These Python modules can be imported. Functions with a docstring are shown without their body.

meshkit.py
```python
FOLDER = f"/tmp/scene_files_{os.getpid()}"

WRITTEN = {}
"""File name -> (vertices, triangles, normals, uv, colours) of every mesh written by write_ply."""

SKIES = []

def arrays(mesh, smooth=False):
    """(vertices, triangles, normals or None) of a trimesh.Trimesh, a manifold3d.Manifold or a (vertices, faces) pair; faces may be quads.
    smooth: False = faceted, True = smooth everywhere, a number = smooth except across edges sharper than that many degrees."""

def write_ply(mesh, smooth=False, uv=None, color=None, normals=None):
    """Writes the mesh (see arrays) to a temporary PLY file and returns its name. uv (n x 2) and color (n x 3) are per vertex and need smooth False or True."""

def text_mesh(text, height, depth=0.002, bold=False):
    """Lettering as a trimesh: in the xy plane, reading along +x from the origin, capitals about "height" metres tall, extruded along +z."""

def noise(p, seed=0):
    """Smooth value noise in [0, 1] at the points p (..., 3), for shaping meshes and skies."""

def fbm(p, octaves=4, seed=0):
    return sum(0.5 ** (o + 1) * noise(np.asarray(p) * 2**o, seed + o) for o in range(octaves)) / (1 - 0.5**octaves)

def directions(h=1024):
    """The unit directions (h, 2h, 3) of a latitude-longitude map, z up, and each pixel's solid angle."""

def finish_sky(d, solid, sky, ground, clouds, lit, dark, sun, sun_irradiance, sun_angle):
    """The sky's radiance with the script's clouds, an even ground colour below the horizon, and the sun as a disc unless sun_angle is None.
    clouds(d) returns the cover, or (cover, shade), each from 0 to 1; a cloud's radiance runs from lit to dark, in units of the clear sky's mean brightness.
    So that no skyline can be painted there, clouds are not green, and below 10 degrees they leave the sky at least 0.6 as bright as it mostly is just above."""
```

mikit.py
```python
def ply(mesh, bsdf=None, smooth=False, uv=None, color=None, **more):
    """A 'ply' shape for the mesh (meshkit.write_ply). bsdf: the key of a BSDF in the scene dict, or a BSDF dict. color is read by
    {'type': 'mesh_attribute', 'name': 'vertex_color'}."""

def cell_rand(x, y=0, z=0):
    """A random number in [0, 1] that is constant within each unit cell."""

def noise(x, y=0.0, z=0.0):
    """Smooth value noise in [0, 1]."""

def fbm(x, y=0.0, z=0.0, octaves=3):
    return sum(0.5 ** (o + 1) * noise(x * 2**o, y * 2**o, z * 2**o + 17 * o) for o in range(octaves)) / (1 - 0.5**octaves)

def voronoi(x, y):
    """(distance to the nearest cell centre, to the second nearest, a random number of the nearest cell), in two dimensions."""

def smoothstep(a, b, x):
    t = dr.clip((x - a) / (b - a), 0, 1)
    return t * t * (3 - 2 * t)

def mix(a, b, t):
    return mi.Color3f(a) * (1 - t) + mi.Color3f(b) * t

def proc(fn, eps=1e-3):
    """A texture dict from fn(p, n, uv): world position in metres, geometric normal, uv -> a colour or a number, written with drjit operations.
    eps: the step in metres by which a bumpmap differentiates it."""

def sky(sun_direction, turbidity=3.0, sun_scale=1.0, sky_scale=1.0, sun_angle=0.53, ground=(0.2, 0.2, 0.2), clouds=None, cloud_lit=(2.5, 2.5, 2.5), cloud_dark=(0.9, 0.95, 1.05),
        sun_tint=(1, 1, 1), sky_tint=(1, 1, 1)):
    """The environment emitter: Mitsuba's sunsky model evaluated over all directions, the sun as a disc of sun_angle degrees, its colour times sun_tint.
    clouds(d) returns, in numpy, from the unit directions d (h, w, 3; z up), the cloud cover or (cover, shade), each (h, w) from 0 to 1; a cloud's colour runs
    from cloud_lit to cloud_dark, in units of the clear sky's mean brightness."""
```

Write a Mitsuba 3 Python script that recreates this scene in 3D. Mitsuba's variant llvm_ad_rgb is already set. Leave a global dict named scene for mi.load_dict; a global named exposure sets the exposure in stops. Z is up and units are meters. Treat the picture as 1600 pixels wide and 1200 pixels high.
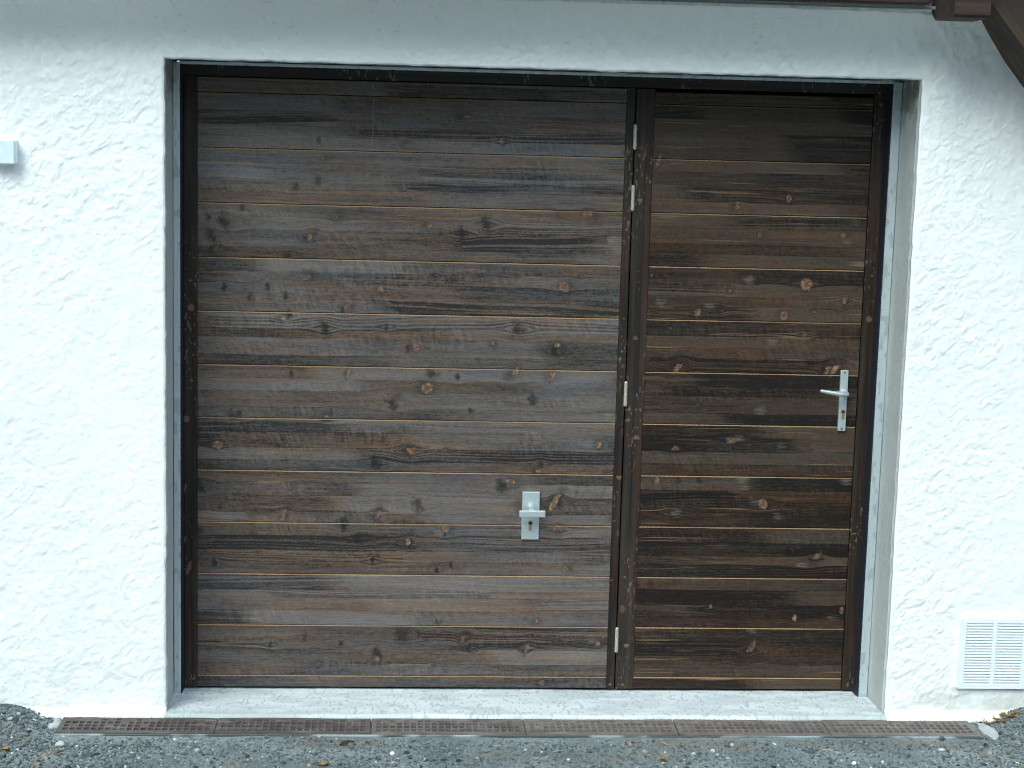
import math
import numpy as np
import trimesh
import drjit as dr
import mitsuba as mi
import mikit, meshkit
from mikit import proc, noise, fbm, voronoi, cell_rand, smoothstep, mix
from shapely.geometry import Polygon, box as sbox, Point
from shapely import union_all

scene = {"type": "scene"}
labels = {}

# ------------------------------------------------------------------ camera, sky, exposure
CAM = np.array([-0.4697, -5.6139, 1.9655])
FWD = np.array([0.06688325, 0.98646659, -0.1497007])
UP = np.array([-0.01665892, 0.15111981, 0.98837507])
scene["camera"] = {
    "type": "perspective", "fov": 32.3534, "fov_axis": "x", "near_clip": 0.05, "far_clip": 2000.0,
    "to_world": mi.ScalarTransform4f().look_at(origin=CAM.tolist(), target=(CAM + FWD).tolist(), up=UP.tolist()),
}
# overcast: a cloud layer brighter overhead than at the horizon, the veiled sun up on the left in front of the wall
def overcast(d):
    el = np.clip(d[..., 2], 0, 1)
    return np.ones(d.shape[:2]), np.clip(0.95 - 0.95 * el ** 0.8 + 0.16 * (meshkit.fbm(d * 3.0, 3, seed=5) - 0.5), 0, 1)
scene["sky"] = mikit.sky((-0.40, -0.68, 0.78), turbidity=3.0, sun_scale=0.28, sun_angle=32.0,
                         clouds=overcast, cloud_lit=(1.66, 2.02, 2.38), cloud_dark=(0.78, 0.95, 1.12), sun_tint=(0.76, 1.0, 1.24))
exposure = 3.22

# ------------------------------------------------------------------ measures (metres)
OX, OZ = 1.195, 2.115            # half width and head of the opening
D = 0.2953                       # depth of the door behind the wall face
YF = 0.2207                      # depth of the metal frame
Z0, P = 2.0198, 0.18             # uppermost plank joint, plank pitch
GX, GL = -1.520, 0.4989          # first grate, grate length
GY0, GY1 = -0.0347, -0.1781      # grate, back and front edge
rng = np.random.default_rng(11)

# ------------------------------------------------------------------ helpers
def numbered(key):
    if key not in scene:
        return key
    i = 1
    while f"{key}_{i:03d}" in scene:
        i += 1
    return f"{key}_{i:03d}"

def add(key, mesh, bsdf, label=None, cat=None, group=None, kind=None, smooth=False, uv=None, color=None):
    key = numbered(key)
    scene[key] = mikit.ply(mesh, bsdf, smooth=smooth, uv=uv, color=color)
    tag(key, label, cat, group, kind)
    return key

def tag(key, label=None, cat=None, group=None, kind=None):
    if cat and not kind:
        kind = "thing"
    e = {k: v for k, v in (("label", label), ("category", cat), ("group", group), ("kind", kind)) if v}
    if e:
        labels[key] = {**labels.get(key, {}), **e}

def cat(ms):
    return trimesh.util.concatenate(ms)

def bx(x0, x1, y0, y1, z0, z1, b=0.0):
    """a box; b: width of the chamfer on its edges"""
    if b <= 0:
        return trimesh.creation.box(bounds=[[x0, y0, z0], [x1, y1, z1]])
    pts = []
    for i in (0, 1):
        for j in (0, 1):
            for k in (0, 1):
                c = np.array([(x0, x1)[i], (y0, y1)[j], (z0, z1)[k]])
                s = np.array([1 - 2 * i, 1 - 2 * j, 1 - 2 * k]) * b
                for a in range(3):
                    q = c + s
                    q[a] = c[a]
                    pts.append(q)
    return trimesh.convex.convex_hull(np.array(pts))

def rbox(x0, x1, y0, y1, z0, z1, r, sub=2):
    s = trimesh.creation.icosphere(subdivisions=sub, radius=r).vertices
    pts = [s + np.array([x, y, z]) for x in (x0 + r, x1 - r) for y in (y0 + r, y1 - r) for z in (z0 + r, z1 - r)]
    return trimesh.convex.convex_hull(np.concatenate(pts))

def chain(pts, radii, sub=2, squash=(1, 1, 1)):
    """hulls of neighbouring balls joined"""
    import manifold3d as m3
    s = trimesh.creation.icosphere(subdivisions=sub, radius=1.0).vertices * np.array(squash)
    parts = [m3.Manifold.hull_points(np.concatenate([s * r0 + p0, s * r1 + p1])) for (p0, r0), (p1, r1) in
             zip(list(zip(np.array(pts, float), radii))[:-1], list(zip(np.array(pts, float), radii))[1:])]
    m = parts[0]
    for q in parts[1:]:
        m = m + q
    mm = m.to_mesh()
    return trimesh.Trimesh(mm.vert_properties[:, :3], mm.tri_verts, process=False)

def prism_y(poly, y0, y1):
    """a polygon in x, z extruded from y0 to y1"""
    m = trimesh.creation.extrude_polygon(poly, y1 - y0, engine="earcut")
    v = m.vertices.copy()
    m.vertices = np.stack([v[:, 0], y1 - v[:, 2], v[:, 1]], 1)
    return m

def prism_x(prof, x0, x1):
    """a convex profile of (y, z) points extruded along x"""
    prof = np.array(prof, float)
    a = np.column_stack([np.full(len(prof), x0), prof])
    b = np.column_stack([np.full(len(prof), x1), prof])
    m = trimesh.creation.extrude_polygon(Polygon(prof), x1 - x0, engine="earcut")
    v = m.vertices.copy()
    m.vertices = np.stack([x0 + v[:, 2], v[:, 0], v[:, 1]], 1)
    return m

def grid_faces(nu, nv, keep=None):
    i, j = np.meshgrid(np.arange(nu - 1), np.arange(nv - 1), indexing="ij")
    a = (i * nv + j)
    q = np.stack([a, a + nv, a + nv + 1, a + 1], -1)
    q = q.reshape(-1, 4) if keep is None else q[keep]
    return np.vstack([q[:, [0, 1, 2]], q[:, [0, 2, 3]]])

def clean(v, f):
    used = np.unique(f)
    m = np.full(len(v), -1)
    m[used] = np.arange(len(used))
    return v[used], m[f]

def sstep(a, b, x):
    t = np.clip((x - a) / (b - a), 0, 1)
    return t * t * (3 - 2 * t)

# ------------------------------------------------------------------ materials
def principled(col, rough=0.6, spec=0.4, metallic=0.0, **kw):
    c = col if isinstance(col, dict) else {"type": "rgb", "value": list(col)}
    r = rough if isinstance(rough, dict) else float(rough)
    return {"type": "principled", "base_color": c, "roughness": r, "specular": spec, "metallic": metallic, **kw}

def bumped(b, fn, scale, eps=1e-3):
    return {"type": "bumpmap", "arbitrary": proc(fn, eps), "scale": scale, "bsdf": b}

def two(b):
    return {"type": "twosided", "bsdf": b}

# white roughcast paint: a little dirt low down and rusty specks
def plaster_col(p, n, uv):
    a = fbm(p.x * 3.1, p.z * 2.3, 0.0, 3)
    c = mix((0.80, 0.825, 0.83), (0.87, 0.88, 0.875), a)
    dirt = smoothstep(0.20, 0.0, p.z) * smoothstep(0.36, 0.68, fbm(p.x * 9, p.z * 14, 3.0, 4))
    c = mix(c, (0.45, 0.45, 0.40), dirt * 0.55)
    speck = smoothstep(0.77, 0.86, noise(p.x * 70, p.z * 70, p.y * 70)) * smoothstep(0.52, 0.75, noise(p.x * 6, p.z * 7, 9.0))
    c = mix(c, (0.46, 0.40, 0.34), speck * 0.22 * smoothstep(2.05, 2.2, p.z))
    return c
scene["white_plaster"] = two({"type": "diffuse", "reflectance": proc(plaster_col)})

# grey trowelled render of the reveals
def render_col(p, n, uv):
    a = fbm(p.y * 9, p.z * 6, p.x * 7, 4)
    c = mix((0.44, 0.47, 0.46), (0.51, 0.54, 0.53), a)
    scr = smoothstep(0.66, 0.76, noise(p.y * 110, p.z * 60, 2.0)) * smoothstep(0.52, 0.68, noise(p.y * 9, p.z * 5.0, 7.0))
    c = mix(c, (0.40, 0.43, 0.43), scr * 0.6)
    top_blotch = smoothstep(1.86, 2.10, p.z) * smoothstep(0.40, 0.62, fbm(p.y * 25, p.z * 25, 1.0, 3))  # noise blotches that darken the render towards the top
    return mix(c, (0.11, 0.105, 0.09), top_blotch * 0.6)
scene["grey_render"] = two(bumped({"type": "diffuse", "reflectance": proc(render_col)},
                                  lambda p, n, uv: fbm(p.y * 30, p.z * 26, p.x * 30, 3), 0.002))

def sill_col(p, n, uv):
    a = fbm(p.x * 11, p.y * 22, 0.0, 4)
    c = mix((0.54, 0.58, 0.595), (0.64, 0.675, 0.69), smoothstep(0.28, 0.62, a))
    sp = smoothstep(0.66, 0.80, noise(p.x * 140, p.y * 60, 1.0))
    c = mix(c, (0.26, 0.30, 0.33), sp * 0.45)
    damp = smoothstep(0.035, -0.03, p.y + 0.05 * (fbm(p.x * 6, p.y * 6, 2.0, 3) - 0.42))
    c = mix(c, (0.36, 0.41, 0.38), damp * smoothstep(0.30, 0.60, noise(p.x * 1.9, 3.0, 4.0)) * 0.75)
    st = smoothstep(0.52, 0.72, fbm(p.x * 7, p.y * 18, 8.0, 4))
    return mix(c, (0.42, 0.47, 0.50), st * 0.4)
scene["sill_concrete"] = two(bumped({"type": "diffuse", "reflectance": proc(sill_col)},
                                    lambda p, n, uv: fbm(p.x * 60, p.y * 60, p.z * 60, 3), 0.003))

# ---- stained softwood. Knots: x, z, half width, half height, slant, kind (0 pale, 1 ringed, 2 dark smudge, 3 bare patch)
KNOTS = [(-0.243,1.958,0.0117,0.0117,0,0),(-0.452,1.874,0.0065,0.0059,0,0),(-0.125,1.883,0.0103,0.011,0,0),(-0.731,1.872,0.0101,0.0124,0,2),(-0.715,1.815,0.0062,0.0073,0,0),(-0.806,1.718,0.0105,0.0142,0,2),(-0.73,1.741,0.0087,0.0161,0,2),(0.214,2.088,0.0065,0.0068,0,0),(0.206,1.969,0.0065,0.0085,0,0),(0.298,1.859,0.0085,0.0122,0,0),(0.402,1.83,0.0078,0.0277,0.3,0),(0.437,2.003,0.0058,0.0061,0,0),(-1.092,1.609,0.009,0.0143,0,2),(-1.039,1.599,0.0179,0.0279,-0.2,2),(-1.081,1.551,0.0168,0.0206,-0.2,2),(-1.065,1.503,0.0072,0.0247,0.3,0),(-1.147,1.309,0.0117,0.0121,0,0),(-1.167,1.231,0.0049,0.0085,0,0),(-0.954,1.348,0.0089,0.0154,0,2),(-0.979,1.646,0.0089,0.0126,0,2),(-1.039,1.381,0.0097,0.016,0,2),(-0.674,1.624,0.0125,0.015,0,1),(-0.359,1.601,0.0093,0.01,0,0),(-0.169,1.606,0.0158,0.0279,-0.2,2),(-0.754,1.558,0.0083,0.0222,0.3,0),(-0.77,1.547,0.0099,0.0116,0,2),(-0.828,1.492,0.0105,0.0146,0,2),(-0.767,1.422,0.0163,0.0138,0,1),(-0.334,1.433,0.0051,0.0067,0,0),(-0.518,1.381,0.0118,0.0113,0,0),(-0.835,1.351,0.009,0.0171,0,2),(-0.627,1.32,0.0116,0.0111,0,0),(-0.645,1.311,0.0082,0.0162,0,2),(-0.842,1.281,0.0082,0.0111,0,0),(-0.824,1.289,0.0104,0.0169,0,2),(-0.495,1.255,0.008,0.0118,0,2),(-0.397,1.186,0.0111,0.0123,0,0),(-0.424,1.183,0.008,0.0144,0,2),(-0.138,1.202,0.0081,0.0126,0,0),(-0.079,1.23,0.0054,0.0078,0,0),(-0.703,1.248,0.0148,0.0247,-0.2,2),(-0.621,1.103,0.0068,0.0233,0.3,0),(-0.453,1.358,0.005,0.0076,0,0),(-0.249,1.569,0.0185,0.0245,-0.2,2),(-0.896,1.384,0.0073,0.0127,0,2),(-0.814,1.094,0.0073,0.0136,0,2),(-0.341,1.102,0.0178,0.0195,-0.2,2),(-0.254,1.093,0.0096,0.0143,0,2),(0.168,1.644,0.017,0.0196,0,1),(0.212,1.625,0.0064,0.0074,0,0),(0.121,1.513,0.0045,0.0061,0,0),(0.238,1.521,0.0058,0.0066,0,0),(0.098,1.404,0.0189,0.0189,0,1),(0.676,1.689,0.0094,0.0128,0,0),(0.757,1.594,0.0085,0.0106,0,0),(0.345,1.703,0.009,0.0112,0,0),(0.662,1.4,0.0063,0.0081,0,0),(0.556,1.324,0.0112,0.0123,0,0),(0.627,1.333,0.0071,0.013,0,2),(0.305,1.303,0.0054,0.0084,0,0),(0.346,1.23,0.0093,0.0119,0,0),(0.082,1.2,0.0113,0.0109,0,0),(0.072,1.186,0.0099,0.0149,0,2),(0.5,1.142,0.0109,0.0322,0.5,0),(-0.059,1.105,0.0107,0.0255,0.5,0),(0.07,1.107,0.0084,0.028,0.3,0),(0.465,1.27,0.0061,0.0067,0,0),(0.306,1.138,0.0057,0.008,0,0),(0.395,1.451,0.0044,0.0081,0,0),(0.154,1.439,0.0044,0.0085,0,0),(0.726,1.439,0.0176,0.0129,0,3),(0.599,1.347,0.0175,0.0109,0,3),(0.263,1.564,0.0225,0.013,0,3),(-0.052,1.255,0.0195,0.0266,-0.2,2),(0.429,1.357,0.0188,0.0119,0,3),(0.85,1.718,0.0094,0.0138,0,0),(1.043,1.595,0.011,0.0111,0,0),(1.101,1.499,0.0221,0.0088,0,3),(0.925,1.428,0.0201,0.0204,0,1),(0.853,1.32,0.0133,0.0162,0,1),(0.957,1.337,0.006,0.0076,0,0),(1.147,1.313,0.0115,0.0112,0,0),(0.927,1.258,0.0091,0.011,0,0),(1.018,1.143,0.0098,0.0302,0.5,0),(1.043,1.146,0.0119,0.0353,0.5,0),(1.084,1.642,0.0208,0.0121,0,3),(1.058,1.369,0.0086,0.0249,0.3,0),(0.814,1.23,0.0163,0.0113,0,3),(1.055,1.577,0.0157,0.0116,0,3),(-1.163,0.932,0.0119,0.0116,0,0),(-1.15,0.827,0.0064,0.0057,0,0),(-0.979,0.903,0.0064,0.0062,0,0),(-1.059,0.844,0.0164,0.0139,0,1),(-1.169,0.691,0.0068,0.0197,0.3,0),(-1.118,0.7,0.0144,0.0258,-0.2,2),(-1.048,0.632,0.0099,0.0121,0,2),(-1.169,0.522,0.0075,0.0209,0.3,0),(-1.118,0.55,0.0105,0.0121,0,2),(-1.156,0.416,0.0074,0.0272,0.3,0),(-1.069,0.434,0.0091,0.0154,0,2),(-1.011,0.949,0.0101,0.0156,0,2),(-0.99,0.95,0.0102,0.0127,0,2),(-0.356,1.05,0.02,0.0189,0,1),(-0.485,1.022,0.0169,0.0165,0,1),(-0.474,1.002,0.0197,0.0278,-0.2,2),(-0.695,0.949,0.0082,0.0135,0,0),(-0.679,0.957,0.0082,0.0163,0,2),(-0.407,0.84,0.015,0.0186,0,1),(-0.423,0.832,0.0152,0.0263,-0.2,2),(-0.29,0.839,0.0049,0.0071,0,0),(-0.525,0.786,0.0202,0.022,-0.2,2),(-0.819,0.71,0.0063,0.0072,0,0),(-0.065,0.725,0.017,0.017,0,1),(-0.093,0.714,0.0217,0.0254,-0.2,2),(-0.835,0.604,0.0066,0.0236,0.3,0),(-0.514,0.619,0.0085,0.0275,0.3,0),(-0.528,0.596,0.008,0.0129,0,2),(-0.81,0.557,0.0048,0.0076,0,0),(-0.284,0.566,0.0125,0.0166,0,1),(-0.286,0.546,0.0083,0.0164,0,2),(-0.631,0.57,0.016,0.0275,-0.2,2),(-0.581,0.526,0.0167,0.0187,-0.2,2),(-0.412,0.516,0.0084,0.0132,0,0),(-0.406,0.508,0.0077,0.0128,0,2),(-0.915,0.474,0.0065,0.0069,0,0),(-0.381,0.646,0.019,0.0238,-0.2,2),(-0.531,0.445,0.0088,0.0168,0,2),(-0.311,0.419,0.0072,0.0136,0,2),(-0.262,0.433,0.0088,0.0155,0,2),(-0.208,0.973,0.0098,0.0113,0,2),(0.001,1.015,0.0149,0.0207,-0.2,2),(0.236,0.862,0.0092,0.013,0,0),(0.211,0.866,0.0218,0.0127,0,3),(0.029,0.771,0.0095,0.0113,0,0),(0.037,0.794,0.0076,0.0168,0,2),(0.364,0.887,0.0115,0.0139,0,0),(0.308,0.755,0.0108,0.0135,0,0),(0.088,0.66,0.0111,0.0349,0.5,0),(0.102,0.562,0.0158,0.0209,0,1),(0.134,0.426,0.0109,0.0122,0,0),(0.294,0.6,0.0062,0.0077,0,0),(0.499,0.85,0.0128,0.0123,0,1),(0.691,0.89,0.0158,0.0164,0,1),(0.713,0.89,0.0231,0.0109,0,3),(0.813,0.663,0.0157,0.018,0,1),(0.785,0.669,0.0222,0.0124,0,3),(0.508,0.628,0.0202,0.0119,0,3),(0.491,0.625,0.0107,0.014,0,2),(0.737,0.747,0.0214,0.0128,0,3),(0.743,0.722,0.0176,0.0088,0,3),(0.439,0.74,0.0098,0.0136,0,0),(0.586,0.745,0.0091,0.0126,0,2),(0.514,0.744,0.0108,0.0142,0,2),(0.262,0.966,0.0192,0.0088,0,3),(0.786,0.991,0.0191,0.0129,0,3),(0.107,0.666,0.0087,0.016,0,2),(1.009,0.472,0.0127,0.0241,0.5,0),(0.962,0.448,0.0213,0.0091,0,3),(1.101,0.746,0.0198,0.0124,0,3),(0.866,0.619,0.0185,0.0118,0,3),(0.865,0.867,0.0179,0.0112,0,3),(1.11,0.692,0.0059,0.0073,0,0),(-0.512,0.098,0.0091,0.0128,0,0),(-0.512,0.121,0.0152,0.0216,-0.2,2),(-0.212,0.18,0.008,0.0233,0.3,0),(-0.318,0.079,0.0045,0.0077,0,0),(-0.637,0.154,0.0105,0.0123,0,2),(-0.302,0.231,0.0106,0.0113,0,2),(-0.428,0.184,0.0214,0.0244,-0.2,2),(-0.878,0.147,0.008,0.0123,0,2),(-0.195,0.14,0.0087,0.0139,0,2),(-0.763,0.176,0.009,0.0145,0,2),(-0.006,0.248,0.0044,0.0064,0,0),(0.042,0.235,0.0084,0.0132,0,0),(0.254,0.158,0.0084,0.0125,0,0),(0.016,0.185,0.0044,0.0076,0,0),(0.007,0.139,0.007,0.0233,0.3,0),(0.107,0.169,0.0059,0.0066,0,0),(0.336,0.285,0.0107,0.0137,0,0),(0.354,0.158,0.0109,0.0121,0,0),(0.064,0.014,0.0107,0.0136,0,0),(0.645,0.29,0.0079,0.0141,0,0),(0.791,0.138,0.0106,0.0356,0.5,0),(0.793,0.211,0.016,0.0098,0,3),(0.294,0.385,0.0055,0.0074,0,0),(0.228,0.172,0.0234,0.0099,0,3),(0.944,0.257,0.0088,0.0123,0,0),(1.11,0.286,0.0085,0.0137,0,0),(1.08,0.257,0.0175,0.0085,0,3)]
CELL = 0.05
NX, NZ = 50, 46
CX0, CZ0 = -1.25, -0.10
SLOTS = 4
_tab = -np.ones((NX * NZ, SLOTS), int)
for _i, (_x, _z, _a, _b, _s, _k) in enumerate(KNOTS):
    _rx, _rz = 3.6 * _a + 0.020, 2.2 * _b + 0.006
    for _cx in range(max(0, int((_x - _rx - CX0) / CELL)), min(NX - 1, int((_x + _rx - CX0) / CELL)) + 1):
        for _cz in range(max(0, int((_z - _rz - CZ0) / CELL)), min(NZ - 1, int((_z + _rz - CZ0) / CELL)) + 1):
            _row = _tab[_cx * NZ + _cz]
            _free = np.nonzero(_row < 0)[0]
            if len(_free):
                _row[_free[0]] = _i
_tab[_tab < 0] = len(KNOTS)
KT = mi.UInt32(_tab.ravel().astype(np.uint32))
_kn = np.array(KNOTS + [(99, 99, 0.01, 0.01, 0, 0)], float)
KC = [mi.Float(np.ascontiguousarray(_kn[:, c]).astype(np.float32)) for c in range(6)]

def knots_at(x, z):
    """warp of the grain, heartwood mask, ring mask, dark halo, bare patch"""
    cx = mi.Int32(dr.floor((x - CX0) / CELL))
    cz = mi.Int32(dr.floor((z - CZ0) / CELL))
    ok = (cx >= 0) & (cx < NX) & (cz >= 0) & (cz < NZ)
    cell = mi.UInt32(dr.select(ok, cx * NZ + cz, 0))
    warp, core, ring, dark, bare = mi.Float(0), mi.Float(0), mi.Float(0), mi.Float(0), mi.Float(0)
    for s in range(SLOTS):
        i = dr.gather(mi.UInt32, KT, cell * SLOTS + s, ok)
        kx, kz, ka, kb, ks, kk = (dr.gather(mi.Float, c, i, ok) for c in KC)
        here = dr.select(ok, mi.Float(1), mi.Float(0))
        jx = 0.0022 * (noise(x * 170, z * 170, 3.0) - 0.5)
        dz = z - kz
        dx = x - kx - ks * dz + jx
        r = dr.sqrt(dr.square(dx / ka) + dr.square(dz / kb)) + 0.35 * (noise(x * 240, z * 240, 5.0) - 0.5)
        g = dr.exp(-dr.square(dx / (ka * 2.2 + 0.006))) * dr.exp(-dr.square(dz / (kb + 0.010)))
        warp += here * g * kb * 0.65 * dr.sign(dz)
        isk = here * dr.select(kk < 1.5, mi.Float(1), mi.Float(0))
        cut = cell_rand(kx * 7919, kz * 6007, 4)       # many knots end at the glue line
        whole = dr.select(cut < 0.3, smoothstep(-0.25, -0.05, dz / kb), dr.select(cut < 0.6, smoothstep(0.25, 0.05, dz / kb), mi.Float(1)))
        faint = (0.48 + 0.60 * cell_rand(kx * 3001, kz * 4003, 6)) * smoothstep(0.003, 0.012, kb)
        core = dr.maximum(core, isk * smoothstep(1.25, 0.55, r) * whole * faint)
        rim = isk * smoothstep(0.85, 1.05, r) * smoothstep(1.5, 1.15, r) * whole * (0.25 + 0.6 * noise(x * 150, z * 150, 2.0))
        dark = dr.maximum(dark, rim)
        ring = dr.maximum(ring, isk * 0.45 * smoothstep(0.45, 0.75, noise(r * 5 + 40 * kx, 3.0, 1.0)))
        ring = dr.maximum(ring, here * dr.select((kk > 0.5) & (kk < 1.5), mi.Float(1), mi.Float(0)) * smoothstep(0.66, 0.40, r))
        side = dx - 0.9 * ka * (cell_rand(kx * 9999, kz * 9999, 1) * 2 - 1) * 1.6
        halo = dr.exp(-dr.square(side / (ka * 1.5 + 0.003)) - dr.square(dz / (kb * 1.15)))
        dark = dr.maximum(dark, isk * halo * 0.75)
        dark = dr.maximum(dark, here * dr.select((kk > 1.5) & (kk < 2.5), mi.Float(1), mi.Float(0)) * smoothstep(1.5, 0.3, r + 0.9 * (noise(x * 110, z * 110, 6.0) - 0.5)))
        bare = dr.maximum(bare, here * dr.select(kk > 2.5, mi.Float(1), mi.Float(0)) * smoothstep(1.5, 0.2, r + 1.0 * (noise(x * 60, z * 400, 2.0) - 0.5)))
    return warp, core, ring, dark, bare

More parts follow.
